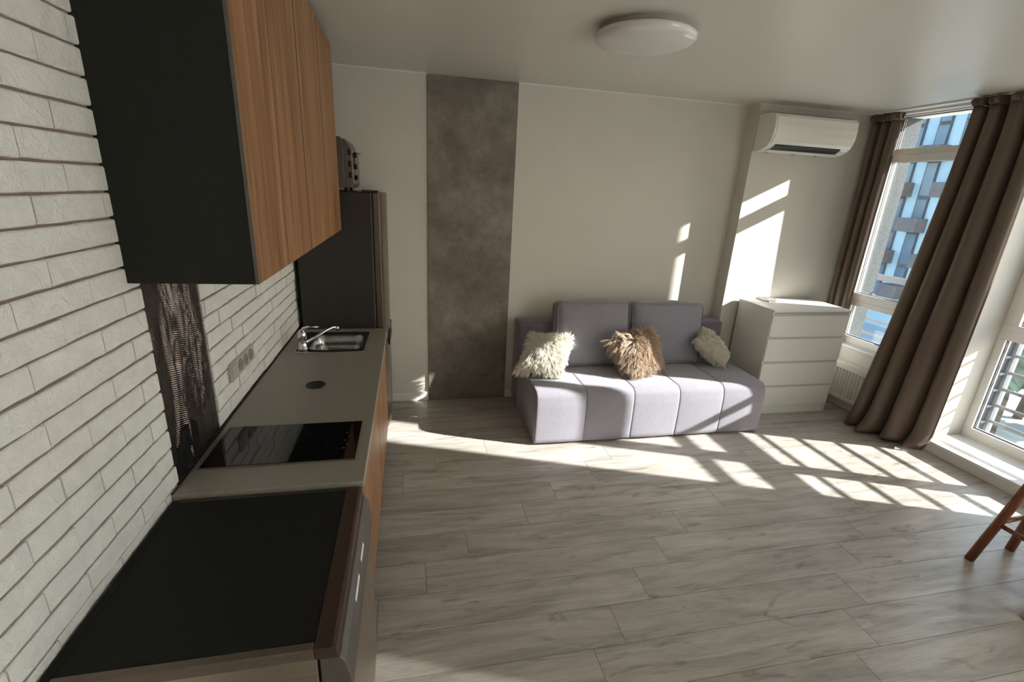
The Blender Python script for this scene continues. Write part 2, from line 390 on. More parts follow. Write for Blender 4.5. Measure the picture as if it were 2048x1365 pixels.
# window 1 (beside the dresser)
w1 = win_thing('window_1')
f = MB()
hollow(f, 4.915, 4.985, 3.025, 3.725, .585, 1.015, 3.09, 3.66, .67, .965)
hollow(f, 4.915, 4.985, 3.025, 3.725, 1.015, 2.30, 3.09, 3.66, 1.085, 2.25)
hollow(f, 4.915, 4.985, 3.025, 3.725, 2.30, 2.64, 3.09, 3.675, 2.355, 2.612)
f.build('window_frame', 'pvc', w1, bevel=.004)
s = MB(); hollow(s, 4.897, 4.917, 3.05, 3.705, 1.03, 2.31, 3.093, 3.657, 1.09, 2.245); s.build('sash', 'pvc', w1, bevel=.005)
for a in ((.67, .965), (1.085, 2.25), (2.355, 2.612)): pane(w1, 4.95, 3.09, 3.662, *a)
box(4.835, 4.93, 3.03, 3.72, .585, .605).build('window_sill', 'pvc', w1, bevel=.004)
h = MB(); h.box(4.884, 4.898, 3.68, 3.70, 1.55, 1.62).box(4.868, 4.884, 3.682, 3.698, 1.47, 1.60); h.build('window_handle', 'pvc', w1, bevel=.003)
def french(name, Y0, Y1, yl, yu, m0, m1, mu0, mu1):
    o = win_thing(name); f = MB(); x0, x1 = 5.27, 5.34
    # outer frame, two bays, lower fixed, upper
    f.box(x0, x1, Y0, Y1, .075, .175).box(x0, x1, Y0, Y1, .94, 1.06).box(x0, x1, Y0, Y1, 2.50, 2.66)
    f.box(x0, x1, Y1 - yl, Y1, .175, .94).box(x0, x1, Y1 - yu, Y1, 1.06, 2.50)
    f.box(x0, x1, Y0, Y0 + .06, .175, .94).box(x0, x1, Y0, Y0 + .06, 1.06, 2.50)
    f.box(x0, x1, m0, m1, .175, .94).box(x0, x1, mu0, mu1, 1.06, 2.50)
    f.build('window_frame', 'pvc', o, bevel=.004)
    pane(o, 5.305, m1, Y1 - yl, .175, .94); pane(o, 5.305, Y0 + .06, m0, .175, .94)
    pane(o, 5.305, mu1, Y1 - yu, 1.06, 2.50); pane(o, 5.305, Y0 + .06, mu0, 1.06, 2.50)
    s = MB(); hollow(s, x0 - .018, x0 + .002, mu1 - .03, Y1 - yu + .05, 1.03, 2.53, mu1 + .006, Y1 - yu - .004, 1.066, 2.494); s.build('sash', 'pvc', o, bevel=.005)
    box(x0 - .045, x0 - .02, mu1 - .02, mu1 + .004, 1.5, 1.62).build('window_handle', 'pvc', o, bevel=.004)
    return o
french('window_2', 1.423, 2.67, .055, .105, 1.795, 1.895, 1.865, 1.985)
french('window_3', -2.6, -.04, .055, .055, -1.3, -1.2, -1.3, -1.2)
# ledges in front of the low windows
for nm, a, b in (('trim_4', 1.423, 2.67), ('trim_5', -2.6, -.04)):
    m = MB().box(4.856, 5.275, a + .001, b - .001, .0, .094).box(4.846, 4.856, a + .001, b - .001, .074, .098)
    struct(m.build(nm, 'white', bevel=.003))
# railings
def railing(label, x, y0, y1, zs, hz, posts, cat='railing'):
    r_ = thing('balcony_railing', label, cat, (x, (y0 + y1) / 2, 0))
    for z in zs: MB().box(x - .008, x + .008, y0, y1, z - .012, z + .012).build('rail', 'railm', r_)
    MB().box(x - .022, x + .022, y0, y1, hz - .03, hz + .03).build('handrail', 'railm', r_, bevel=.004)
    for y in posts: MB().box(x - .018, x + .018, y - .014, y + .014, zs[0] - .1, hz).build('post', 'railm', r_)
    return r_
MT['fix'] = plain('dark_fixing', srgb(70, 76, 84), .5, .3)
railing('grey horizontal bar railing outside the low window at the right', 5.48, 1.43, 2.66, [.075, .22, .363, .507, .65, .794, .94, 1.085], 1.304, (2.645, 1.445))
railing('grey railing outside the tall window beside the chest of drawers', 5.48, 3.09, 4.3, [.60, .75], 1.19, (3.11, 4.28))
railing('grey railing outside the window behind the viewer', 5.48, -2.65, .13, [.22, .507, .794], 1.304, (-2.6, .10))

rw = [o for o in C.objects if o.name == 'balcony_railing'][0]
fx0 = MB().box(5.385, 5.47, 2.654, 2.668, .12, 1.30)
fx0.build('side_plate', 'fix', rw, bevel=.003)
for z in (.22, .363, .507, .65, .794, .94): MB().box(5.40, 5.45, 2.640, 2.655, z - .02, z - .002).build('bolt', 'railm', rw)
# ------------------------------------------------------------------ exterior
GZ = -9.0
struct(box(5.5, 300, -200, 260, GZ - 1, GZ).build('ground', 'ground'))
gl_ = box(22, 43, 5, 27, GZ, GZ + .02).build('grass', 'grass'); tag(gl_, 'green lawn on the ground far below the windows', 'grass', kind='stuff')
struct(box(-.3, 5.45, -4, 6, GZ, -.52).build('trim_6', 'ext_white'))
tb = thing('apartment_building', 'tall pale blue and white apartment block seen through the tall window', 'building', (45, 36, GZ))
box(45, 58, 27, 60, GZ, 40).build('wall', 'ext_blue', tb)
wcol = None
for c_ in range(12):
    y = 28.2 + c_ * 2.1
    for fl_ in range(11):
        z = GZ + 3 + fl_ * 3.0
        if z > 24: continue
        if wcol is None:
            wcol = MB().box(44.86, 45.0, y, y + 1.05, z, z + 2.95).build('window', 'graydoor', tb)
            pn = MB().box(44.82, 44.87, y + .1, y + .95, z + .12, z + 2.8).build('pane', 'bglass', wcol)
            b0 = Vector((0, y, z))
        else:
            q = wcol.copy(); C.objects.link(q); q.location = Vector((0, y, z)) - b0
            g_ = pn.copy(); C.objects.link(g_); g_.parent = q
for c_, z in ((3, -6), (3, 0), (3, 6), (4, -3), (4, 3), (2, -3), (2, 3), (5, 0), (5, 6), (6, 3)):
    y = 28.2 + c_ * 2.1 - .4
    box(43.8, 45, y, y + 1.8, z, z + 1.2).build('balcony', 'ext_beige', tb, bevel=.02)
def tree(x, y, h, seed, lab):
    r = random.Random(seed); tr_ = thing('leafy_tree', lab, 'tree', (x, y, GZ + .02), 'trees below the windows')
    MB().tube([(x, y, GZ + .02), (x + .1, y, GZ + h * .4), (x, y + .1, GZ + h * .75)], [.22, .15, .07], 8).build('trunk', 'bark', tr_)
    me = bpy.data.meshes.new('foliage'); bm = bmesh.new()
    for k in range(16):
        a = r.uniform(0, 6.28); d = r.uniform(0, h * .28); zz = GZ + h * r.uniform(.4, .95)
        mt = Matrix.Translation((x + d * math.cos(a), y + d * math.sin(a), zz)) if False else Matrix.Translation(Vector((d * math.cos(a), d * math.sin(a), zz - GZ)))
        bmesh.ops.create_icosphere(bm, subdivisions=3, radius=h * r.uniform(.10, .18), matrix=mt)
    for v_ in bm.verts: v_.co += noise.noise_vector(v_.co * 1.7) * .5 + noise.noise_vector(v_.co * 6) * .18
    bm.to_mesh(me); bm.free(); me.materials.append(MT['leaf']); o = bpy.data.objects.new('foliage', me); C.objects.link(o); o.parent = tr_
for i, (x, y, h) in enumerate([(30, 16.2, 5), (34, 17.5, 5.5), (27, 11.5, 4.6), (33, 12.5, 5), (24, 8.5, 4.5), (38, 14, 5)]):
    tree(x, y, h, i, 'dark green leafy tree on the ground below the windows')

# ------------------------------------------------------------------ kitchen
YK0, YK1 = 1.484, 3.362
def wall_cabinet(y0, y1, seam, label):
    c = thing('wall_cabinet', label, 'cabinet', (.0, (y0 + y1) / 2, 1.556))
    m = MB().box(-.012, .326, y0, y0 + .018, 1.556, 2.61).box(-.012, .326, y1 - .018, y1, 1.556, 2.61).box(.002, .316, y0 + .0185, y1 - .0185, 1.5565, 1.574).box(.002, .316, y0 + .0185, y1 - .0185, 2.592, 2.6095).box(.012, .018, y0 + .0185, y1 - .0185, 1.5745, 2.5915)
    m.build('body', 'carcass', c, bevel=.001)
    for a, b in ((y0, seam), (seam, y1)):
        d = box(.328, .337, a + .0015, b - .0015, 1.556, 2.61).build('door', 'wood', c, bevel=.0008)
        box(.3275, .3373, a + .0006, a + .0024, 1.5565, 2.6095).build('edge_band', 'graydoor', d)
    return c
wall_cabinet(1.484, 2.277, 1.862, 'wall cabinet with walnut doors and black side, nearest to the viewer')
wall_cabinet(2.288, 3.27, 2.778, 'wall cabinet with walnut doors, far one next to the fridge')
box(.30, .3355, 2.2782, 2.2878, 1.556, 2.61).build('edge_strip', 'graydoor', [o for o in C.objects if o.name == 'wall_cabinet.001'][0])
def base_cabinet(y0, y1, n, label):
    c = thing('base_cabinet', label, 'cabinet', (.28, (y0 + y1) / 2, 0))
    MB().box(.02, .563, y0, y0 + .018, .10, .828).box(.02, .563, y1 - .018, y1, .10, .828).box(.03, .562, y0 + .0185, y1 - .0185, .1005, .118).box(.021, .029, y0 + .0185, y1 - .0185, .1005, .8275).build('body', 'carcass', c, bevel=.001)
    wd = (y1 - y0) / n
    for i in range(n):
        a = y0 + wd * i; box(.566, .584, a + .0015, a + wd - .0015, .105, .822).build('door', 'wood', c, bevel=.0008)
    for x in (.08, .53):
        for y in (y0 + .06, y1 - .06): MB().tube([(x, y, 0), (x, y, .012), (x, y, .013), (x, y, .1)], [.024, .024, .015, .015], 12).build('leg', 'black', c)
base_cabinet(1.486, 2.09, 1, 'walnut-fronted base cabinet under the hob')
base_cabinet(2.092, 2.696, 1, 'walnut-fronted base cabinet between hob and sink')
base_cabinet(2.698, 3.34, 2, 'walnut-fronted base cabinet under the sink')
# worktop with cutouts
wt = thing('worktop', 'beige speckled kitchen worktop along the brick wall', 'worktop', (.3, 2.42, .83))
def slab(xs, ys, holes, z0, z1):
    m = MB()
    bm = bmesh.new(); vv = {}
    def V(x, y, z):
        k = (x, y, z)
        if k not in vv: vv[k] = bm.verts.new(k)
        return vv[k]
    solid = {}
    for i in range(len(xs) - 1):
        for j in range(len(ys) - 1):
            cx, cy = (xs[i] + xs[i + 1]) / 2, (ys[j] + ys[j + 1]) / 2
            solid[i, j] = not any(a < cx < b and c < cy < d for a, b, c, d in holes)
    for (i, j), sdd in solid.items():
        if not sdd: continue
        x0, x1, y0, y1 = xs[i], xs[i + 1], ys[j], ys[j + 1]
        bm.faces.new([V(x0, y0, z1), V(x1, y0, z1), V(x1, y1, z1), V(x0, y1, z1)]); bm.faces.new([V(x0, y0, z0), V(x0, y1, z0), V(x1, y1, z0), V(x1, y0, z0)])
        for di, dj, a, b in ((-1, 0, (x0, y0), (x0, y1)), (1, 0, (x1, y0), (x1, y1)), (0, -1, (x0, y0), (x1, y0)), (0, 1, (x0, y1), (x1, y1))):
            if not solid.get((i + di, j + dj), False): bm.faces.new([V(*a, z0), V(*b, z0), V(*b, z1), V(*a, z1)])
    bmesh.ops.recalc_face_normals(bm, faces=bm.faces[:]); bm.verts.index_update()
    m.v = [tuple(v_.co) for v_ in bm.verts]; m.f = [tuple(v_.index for v_ in f_.verts) for f_ in bm.faces]; bm.free(); return m
slab([.003, .09, .47, .60], [YK0, 2.865, 3.245, YK1], [(.09, .47, 2.865, 3.245)], .830, .860).build('slab', 'worktop', wt, bevel=.003)
# thin dark gap line at wall
box(.001, .006, YK0, YK1, .860, .863).build('joint', 'black', wt)
# hob
hb = thing('hob', 'black glass domino hob set into the worktop in front of the foil', 'hob', (.29, 1.775, .861))
box(.030, .556, 1.625, 1.926, .8605, .868).build('glass_plate', 'hob', hb, bevel=.002)
MB().box(.028, .558, 1.622, 1.626, .8603, .866).build('trim', 'steel', hb)
def ring(cx, cy, rad):
    m = MB()
    for a in (45, 135, 225, 315):
        a = R(a); p = Vector((cx + (rad - .045) * math.cos(a), cy + (rad - .045) * math.sin(a), .8684)); q = Vector((cx + (rad + .0) * math.cos(a), cy + (rad + .0) * math.sin(a), .8684))
        nn = Vector((-math.sin(a), math.cos(a), 0)) * .0005; m.add([p - nn, q - nn, q + nn, p + nn], [(0, 1, 2, 3)])
    m.build('cooking_zone_mark', plain('hob_print', (.12, .12, .12), .4) if 'hp' not in MT else MT['hp'], hb, fixn=False)
MT['hp'] = plain('hob_print', (.07, .07, .07), .4)
ring(.175, 1.775, .105); ring(.40, 1.775, .085)
for i in range(5):
    MB().add([(.50 + .012 * (i % 2), 1.70 + .03 * i, .8684), (.508 + .012 * (i % 2), 1.70 + .03 * i, .8684), (.508 + .012 * (i % 2), 1.708 + .03 * i, .8684), (.50 + .012 * (i % 2), 1.708 + .03 * i, .8684)], [(0, 1, 2, 3)]).build('touch_key', 'hp', hb, fixn=False)
# cable hole cover
cv = tag(MB().lathe([(.001, .8635), (.036, .8635), (.040, .8655), (.046, .8655), (.048, .8625), (.048, .8602)], (.290, 2.353), 40).build('grommet', 'black', smooth=False), 'round black cable grommet in the worktop between hob and sink', 'grommet')
# sink
sk = thing('sink', 'square stainless steel inset sink near the fridge', 'sink', (.28, 3.055, .861))
x0, x1, y0, y1 = .075, .484, 2.85, 3.262
def rr(cx, cy, hx, hy, r, z, n=6):
    out = []
    for sx_, sy_, a0 in ((1, 1, 0), (-1, 1, 90), (-1, -1, 180), (1, -1, 270)):
        for k in range(n + 1):
            a = R(a0 + 90 * k / n); out.append((cx + sx_ * (hx - r) + r * math.cos(a), cy + sy_ * (hy - r) + r * math.sin(a), z))
    return out
def loops(ls):
    m = MB(); n = len(ls[0]); vs_ = [p for l_ in ls for p in l_]; fs = []
    for i in range(len(ls) - 1):
        for k in range(n): fs.append((i * n + k, i * n + (k + 1) % n, (i + 1) * n + (k + 1) % n, (i + 1) * n + k))
    return m.add(vs_, fs)
cx, cy = (x0 + x1) / 2, (y0 + y1) / 2; bx, by = .302, 3.055
L = [rr(cx, cy, .2045, .206, .012, .8603), rr(cx, cy, .2045, .206, .012, .866), rr(cx, cy, .195, .197, .012, .866), rr(cx, cy, .19, .192, .012, .8635),
     rr(bx, by, .158, .160, .06, .8635), rr(bx, by, .152, .154, .06, .855), rr(bx, by, .146, .148, .06, .80), rr(bx, by, .13, .132, .055, .735), rr(bx, by, .10, .10, .05, .722), rr(bx, by, .03, .03, .0299, .718)]
o = loops(L); o.f.append(tuple(range(len(L[0]) * 9, len(L[0]) * 10))); o.build('basin', 'sink', sk, smooth=True)
o = MB().lathe([(.001, .722), (.028, .722), (.034, .7245), (.036, .722), (.036, .719)], (bx, by), 24).build('drain', 'chrome', sk, smooth=True)
# faucet
fa = thing('faucet', 'chrome single-lever faucet standing on the sink deck', 'faucet', (.118, 2.925, .864))
fx, fy = .118, 2.925
MB().lathe([(.001, .8637), (.030, .8637), (.030, .870), (.024, .874), (.0235, .93), (.026, .934), (.026, .955), (.022, .972), (.012, .982), (.001, .985)], (fx, fy), 28).build('body', 'chrome', fa, smooth=True)
MB().tube([(fx, fy, .972), (fx + .012, fy, .995), (fx + .045, fy - .002, 1.004), (fx + .10, fy - .004, 1.003)], [.012, .010, .007, .005], 12).build('lever', 'chrome', fa, smooth=True)
MB().tube([(fx + .018, fy + .004, .900), (fx + .07, fy + .03, .925), (fx + .13, fy + .065, .962), (fx + .165, fy + .085, .974), (fx + .19, fy + .10, .972)], .0095, 12).build('spout', 'chrome', fa, smooth=True)
MB().tube([(fx + .188, fy + .099, .978), (fx + .192, fy + .101, .952)], .0135, 14).build('aerator', 'chrome', fa, smooth=True)
# outlet bar
so = thing('power_outlet_bar', 'light grey four-gang frame with a switch and three sockets on the brick backsplash', 'power outlet', (.0, 2.23, 1.04))
m = MB(); m.v = []; zc = 1.041
pl = rr(2.232, zc, .158, .040, .012, 0)
m.prism([(p[0], p[1]) for p in pl], 'x', -.002, .011); m.build('frame', 'ivory', so, bevel=.002)
box(.010, .0145, 2.088, 2.146, zc - .028, zc + .028).build('switch', 'ivory', so, bevel=.002)
MT['socket2'] = plain('socket_grey', (.24, .225, .21), .4)
MT['dk'] = plain('socket_recess', (.10, .095, .09), .5)
for k in range(3):
    yc = 2.196 + .071 * k
    vs_ = []
    m = MB()
    for (r_, xx) in ((.028, .011), (.027, .0135), (.021, .0135), (.020, .0118), (.0005, .0118)):
        vs_.append([(xx, yc + r_ * math.cos(2 * math.pi * i / 24), zc + r_ * math.sin(2 * math.pi * i / 24)) for i in range(24)])
    so_ = loops(vs_).build('socket', 'socket2', so)
    MB().tube([(.0117, yc - .010, zc), (.0128, yc - .010, zc)], .0035, 10).tube([(.0117, yc + .010, zc), (.0128, yc + .010, zc)], .0035, 10).build('socket_hole', 'dk', so_)
# foil sheet: crumpled
def foil(u, v_):
    y = 1.548 + u * .375; z = .863 + v_ * .70
    if v_ > .995: z = 1.562
    p = Vector((0, y * 5, z * 1.5))
    d = noise.noise(p) * .007
    fold = 0
    for cx_, wd, am, tl, z0 in ((.33, .008, .016, .10, .95), (.38, .007, .014, -.16, .62), (.52, .008, .015, -.34, .62), (.70, .007, .012, -.30, .60), (.22, .009, .014, .22, .48), (.30, .010, .016, .05, .22), (.86, .008, .010, -.25, .72), (.60, .006, .010, .25, .9), (.46, .007, .012, .28, .85), (.78, .006, .010, .2, .5)):
        du = (y - 1.548) / .375 - (cx_ + tl * (v_ - .5) + .03 * math.sin(9 * v_ + cx_ * 20)); s_ = math.exp(-(du * .375 / wd) ** 2) * max(0, 1 - ((v_ - z0) / .42) ** 2)
        fold += am * s_
    d += fold + noise.noise(Vector((3, y * 16, z * 7))) * .004 + abs(noise.noise(Vector((9, y * 34, z * 16)))) * .002
    e = min(1, min(u, 1 - u) / .05); return (max(-.008, -.006 + d * e), y, z)
tag(MB().grid(foil, 110, 170).build('foil_sheet', 'foil', smooth=True, solid=.001), 'crumpled dark silver foil sheet hung on the wall behind the hob', 'foil')
def sootf(u, v_):
    y = 1.56 + u * .30; z = .872 + v_ * .17
    p = foil((y - 1.548) / .375, (z - .863) / .70); return (p[0] + .0016, y, z)
m = MB().grid(sootf, 30, 20)
keep = []
for f_ in m.f:
    c_ = sum((Vector(m.v[i]) for i in f_), Vector()) / 4
    e = ((c_.y - (1.645 + (c_.z - .9) * .3)) / .085) ** 2 + ((c_.z - .94) / .075) ** 2 + noise.noise(c_ * 25) * .7
    if e < 1: keep.append(f_)
m.f = keep
b_ = m.build('soot_mark', 'soot', bpy.data.objects['foil_sheet'], smooth=True)

# fridge
fr_ = thing('fridge', 'tall dark steel fridge freezer in the far kitchen corner', 'fridge', (.3, 3.66, 0))
FY0, FY1 = 3.372, 3.945
box(.03, .522, FY0, FY1, .03, 1.79).build('body', 'steel_dark', fr_, bevel=.006)
def bowdoor(z0, z1):
    n = 14; poly = [(.532, FY0), (.532, FY1)]
    for k in range(n + 1):
        t_ = k / n; yy = FY1 - (FY1 - FY0) * t_; poly.append((.576 + .030 * (1 - (2 * t_ - 1) ** 2) + (.0 if 0 < k < n else -.004), yy))
    return MB().prism(poly, 'z', z0, z1)
d1 = bowdoor(.755, 1.787).build('fridge_door', 'steel_door', fr_, bevel=.003); d2 = bowdoor(.045, .735).build('freezer_door', 'steel_door', fr_, bevel=.003)
box(.522, .532, FY0 + .01, FY1 - .01, .05, 1.78).build('door_seal', 'gasket', fr_)
for dd, za, zb in ((d1, .757, .80), (d2, .69, .733)):
    box(.588, .6095, FY0 + .12, FY1 - .12, za, zb).build('handle', 'black', dd, bevel=.004)
box(.46, .565, FY0 + .004, FY0 + .07, 1.79, 1.806).build('hinge_cover', 'black', fr_, bevel=.004)
for x in (.08, .47):
    for y in (FY0 + .05, FY1 - .05): MB().tube([(x, y, 0), (x, y, .032)], .02, 10).build('foot', 'black', fr_)
# toaster oven on the fridge
to = thing('mini_oven', 'small steel toaster oven standing on top of the fridge', 'oven', (.24, 3.6, 1.79))
ty0, ty1 = 3.44, 3.82
MT['oven'] = plain('oven_steel', srgb(120, 108, 102), .45, .5)
m = MB().prism([(.05, 1.815), (.05, 2.10), (.09, 2.128), (.335, 2.128), (.355, 2.10), (.355, 1.815)], 'y', ty0, ty1).build('body', 'oven', to, bevel=.004)
fp = MB().prism([(.355, 1.812), (.355, 2.12), (.372, 2.11), (.405, 2.06), (.412, 1.84), (.40, 1.815)], 'y', ty0 - .003, ty1 + .003).build('front_frame', 'oven', to, bevel=.004)
for k in range(9): box(.20 + .015 * k, .207 + .015 * k, ty0 - .0012, ty0 + .002, 2.03, 2.085).build('vent_slot', 'dk', m)
for z in (1.895, 1.965, 2.035): MB().box(.38, .40, ty0 - .0045, ty0 + .002, z - .018, z + .018).build('side_slot', 'black', fp)
for z in (1.88, 1.95, 2.02): MB().tube([(.409, ty0 + .06, z), (.430, ty0 + .06, z)], .016, 14).build('knob', 'black', to)
gd = box(.408, .4145, ty0 + .11, ty1 - .02, 1.845, 2.045).build('glass_door', 'hob', to, bevel=.002)
MB().tube([(.410, ty0 + .13, 2.05), (.437, ty0 + .13, 2.05), (.437, ty1 - .04, 2.05), (.410, ty1 - .04, 2.05)], .006, 8).build('handle', 'chrome', gd)
for x in (.08, .36):
    for y in (ty0 + .04, ty1 - .04): MB().tube([(x, y, 1.790), (x, y, 1.816)], .016, 10).build('foot', 'black', to)

# dishwasher in the foreground
MT['steel_d'] = plain('dark_brushed_steel', srgb(104, 97, 94), .45, .5)
dw = thing('dishwasher', 'freestanding steel dishwasher with black top beside the worktop in the foreground', 'dishwasher', (.3, 1.17, 0))
DY0, DY1 = .860, 1.474
box(.012, .55, DY0 + .004, DY1, .03, .815).build('body', 'steel', dw, bevel=.004)
# top lid: frame and insert
MB().box(.006, .030, DY0, DY1, .815, .842).build('rear_strip', 'blacktop', dw, bevel=.003)
MB().prism([(.545, .815), (.545, .846), (.585, .847), (.594, .842), (.598, .815)], 'y', DY0, DY1).build('front_rim', plain('bronze_steel', srgb(80, 62, 56), .38, .5), dw, bevel=.002)
MB().box(.030, .545, DY0, DY0 + .022, .815, .846).build('side_rim', plain('bronze_steel_b', srgb(110, 98, 88), .38, .5), dw, bevel=.003)
MB().box(.030, .545, DY1 - .012, DY1, .815, .846).build('side_rim', 'steel_dark', dw, bevel=.003)
box(.030, .545, DY0 + .022, DY1 - .012, .815, .8435).build('top_insert', 'blacktop', dw, bevel=.001)
# front: control panel and door
pan = MB().prism([(.555, .70), (.555, .812), (.600, .812), (.612, .795), (.622, .745), (.624, .70)], 'y', DY0 + .002, DY1).build('control_panel', 'steel_d', dw, bevel=.004)
MB().prism([(.554, .06), (.554, .695), (.612, .695), (.618, .66), (.618, .09), (.60, .06)], 'y', DY0 + .002, DY1).build('door', 'steel', dw, bevel=.004)
for a, b, nm in ((1.19, 1.262, 'badge'), (1.045, 1.135, 'badge')):
    MB().add([(.6133, a, .789), (.6158, a, .777), (.6158, b, .777), (.6133, b, .789)], [(0, 1, 2, 3)]).build('badge', 'labelw', pan, solid=.0012)
for x in (.06, .52):
    for y in (DY0 + .05, DY1 - .05): MB().tube([(x, y, 0), (x, y, .035)], .02, 10).build('foot', 'black', dw)

# ------------------------------------------------------------------ ceiling lamp
cl = thing('ceiling_lamp', 'round white domed glass ceiling lamp', 'ceiling lamp', (1.925, 2.50, H))
MB().lathe([(.001, H - .0005), (.215, H - .0005), (.222, H - .02), (.215, H - .036), (.001, H - .036)], (1.925, 2.50), 64).build('base', 'ivory', cl, smooth=False)
prof = [(.232, H - .030), (.246, H - .030), (.249, H - .036), (.246, H - .046)]
for k in range(1, 13):
    a = k / 12; prof.append((.246 * (1 - a ** 1.9) + .0005, H - .046 - .046 * math.sin(a * math.pi / 2)))
MB().lathe(prof, (1.925, 2.50), 72).build('glass_dome', 'opal', cl, smooth=True)

# air conditioner
ac = thing('air_conditioner', 'white split air conditioner on the wall above the chest of drawers', 'air conditioner', (4.03, 3.82, 2.27))
ax0, ax1 = 3.645, 4.44; yb = 3.823
prof = [(yb, 2.268), (yb, 2.556), (yb - .15, 2.556), (yb - .185, 2.545), (yb - .205, 2.52), (yb - .212, 2.46), (yb - .208, 2.40), (yb - .192, 2.345), (yb - .160, 2.305), (yb - .10, 2.278), (yb - .04, 2.268)]
MB().prism(prof, 'x', ax0 + .006, ax1 - .006).build('body', 'plastic', ac, bevel=.002)
fpf = [(yb - .150, 2.552), (yb - .187, 2.546), (yb - .2085, 2.522), (yb - .2165, 2.46), (yb - .2125, 2.398), (yb - .197, 2.342), (yb - .18, 2.320)]
m = MB(); inn = [(p[0] + .006, p[1]) for p in fpf][::-1]
MB().prism(fpf + inn, 'x', ax0 + .02, ax1 - .012).build('front_panel', 'plastic', ac, smooth=False)
for xa, xb in ((ax0, ax0 + .012), (ax1 - .012, ax1)): MB().prism([(p[0] - (.004 if p[0] < yb - .05 else 0), p[1]) for p in prof], 'x', xa, xb).build('side_cap', 'plastic', ac, bevel=.002)
vt = MB().prism([(yb - .176, 2.3175), (yb - .1615, 2.3045), (yb - .120, 2.2855), (yb - .112, 2.300), (yb - .165, 2.325)], 'x', ax0 + .07, ax1 - .09)
vt.v = [(p[0], p[1] - .004, p[2] - .004) for p in vt.v]; vn = vt.build('air_outlet', 'black', ac)
for q in (ax0 + .13, 4.03, ax1 - .16): MB().prism([(yb - .181, 2.315), (yb - .135, 2.285), (yb - .133, 2.289), (yb - .177, 2.318)], 'x', q, q + .006).build('vane', 'graydoor', vn)
MB().box(ax0 + .02, ax1 - .014, yb - .150, yb - .10, 2.5562, 2.5585).build('top_grille', 'graydoor', ac)
fl_ = MB().prism([(yb - .128, 2.281), (yb - .085, 2.2705), (yb - .085, 2.266), (yb - .130, 2.2765)], 'x', ax0 + .05, ax1 - .07).build('flap', 'plastic', ac)
for q in (ax0 + .12, ax0 + .38, ax0 + .62): box(q, q + .02, yb - .02, yb - .004, 2.260, 2.269).build('clip', 'ivory', ac)

# ------------------------------------------------------------------ chest of drawers
ch = thing('chest_of_drawers', 'white chest of four drawers between sofa and window', 'chest of drawers', (4.19, 3.57, 0))
cx0, cx1, cy0, cy1 = 3.795, 4.592, 3.345, 3.805
MB().box(cx0, cx0 + .02, cy0 + .012, cy1, 0, .970).box(cx1 - .02, cx1, cy0 + .012, cy1, 0, .970).box(cx0, cx1, cy1 - .008, cy1, 0, .97).build('body', 'white', ch, bevel=.0015)
box(cx0 - .001, cx1 + .001, cy0, cy1, .970, .990).build('top', 'white', ch, bevel=.002)
box(cx0 + .02, cx1 - .02, cy0 + .016, cy0 + .03, .0, .075).build('plinth', 'white', ch, bevel=.0015)
box(cx0 + .02, cx1 - .02, cy0 + .0185, cy0 + .026, .078, .969).build('recess_panel', plain('recess_grey', (.60, .59, .56), .6), ch)
MT['railw'] = plain('recess_rail_grey', (.50, .49, .46), .5)
zz = [.082, .286, .518, .746, .958]
for i in range(4):
    box(cx0 + .004, cx1 - .004, cy0 + .004, cy0 + .018, zz[i] + (0 if i == 0 else .004), zz[i + 1] - .018).build('drawer', 'white', ch, bevel=.002)
    box(cx0 + .02, cx1 - .02, cy0 + .0085, cy0 + .0175, zz[i + 1] - .0175, zz[i + 1] + .0035).build('recess_rail', MT['railw'], ch)
r1 = thing('remote_control', 'white remote control on the chest of drawers, left one', 'remote control', (3.985, 3.73, .99)); r2_ = None
MB().box(-.024, .024, -.075, .075, .0005, .016).build('case', 'remote', r1, bevel=.006, seg=3) if False else None
def remote(root, L_, W_):
    m = MB().box(-W_, W_, -L_, L_, .0006, .018); ORG[root.name_full] = Vector((0, 0, 0)); m.build('case', 'remote', root, bevel=.006, seg=3)
    for i in range(3):
        for j in range(4): MB().box(-W_ * .6 + i * W_ * .5, -W_ * .6 + i * W_ * .5 + .008, -L_ * .7 + j * .022, -L_ * .7 + j * .022 + .010, .0175, .0195).build('button', 'graydoor', root)
    MB().box(-W_ * .7, W_ * .7, L_ * .3, L_ * .85, .0175, .0186).build('display', 'dk', root)
remote(r1, .07, .023); r1.rotation_euler = (0, 0, R(2))
r2_ = thing('remote_control', 'white remote control on the chest of drawers, right one nearer the window', 'remote control', (4.085, 3.735, .99)); remote(r2_, .085, .027); r2_.rotation_euler = (0, 0, R(-4))

# radiator
rd = thing('radiator', 'white panel radiator under the tall window', 'radiator', (4.8, 3.25, .1))
ry0, ry1 = 3.06, 3.66; m = MB()
nr = 16; pts = []
for k in range(nr):
    a = ry0 + .02 + (ry1 - ry0 - .04) * k / nr; wd = (ry1 - ry0 - .04) / nr
    pts += [(a, 4.772), (a + wd * .25, 4.772), (a + wd * .38, 4.792), (a + wd * .87, 4.792)]
pts = [(ry0, 4.772)] + pts + [(ry1, 4.772), (ry1, 4.80), (ry0, 4.80)]
MB().prism([(b, a) for a, b in pts], 'z', .14, .395).build('front_panel', 'rad', rd)
MB().box(4.771, 4.80, ry0, ry1, .395, .43).box(4.771, 4.80, ry0, ry1, .105, .14).box(4.80, 4.835, ry0, ry1, .11, .42).build('body', 'rad', rd, bevel=.003)
MB().box(4.771, 4.84, ry0 - .004, ry1 + .004, .43, .452).build('top_grille', 'rad', rd, bevel=.003)
for y in (ry0 + .15, ry1 - .15): MB().box(4.832, 4.86, y, y + .03, .12, .42).build('bracket', 'rad', rd)

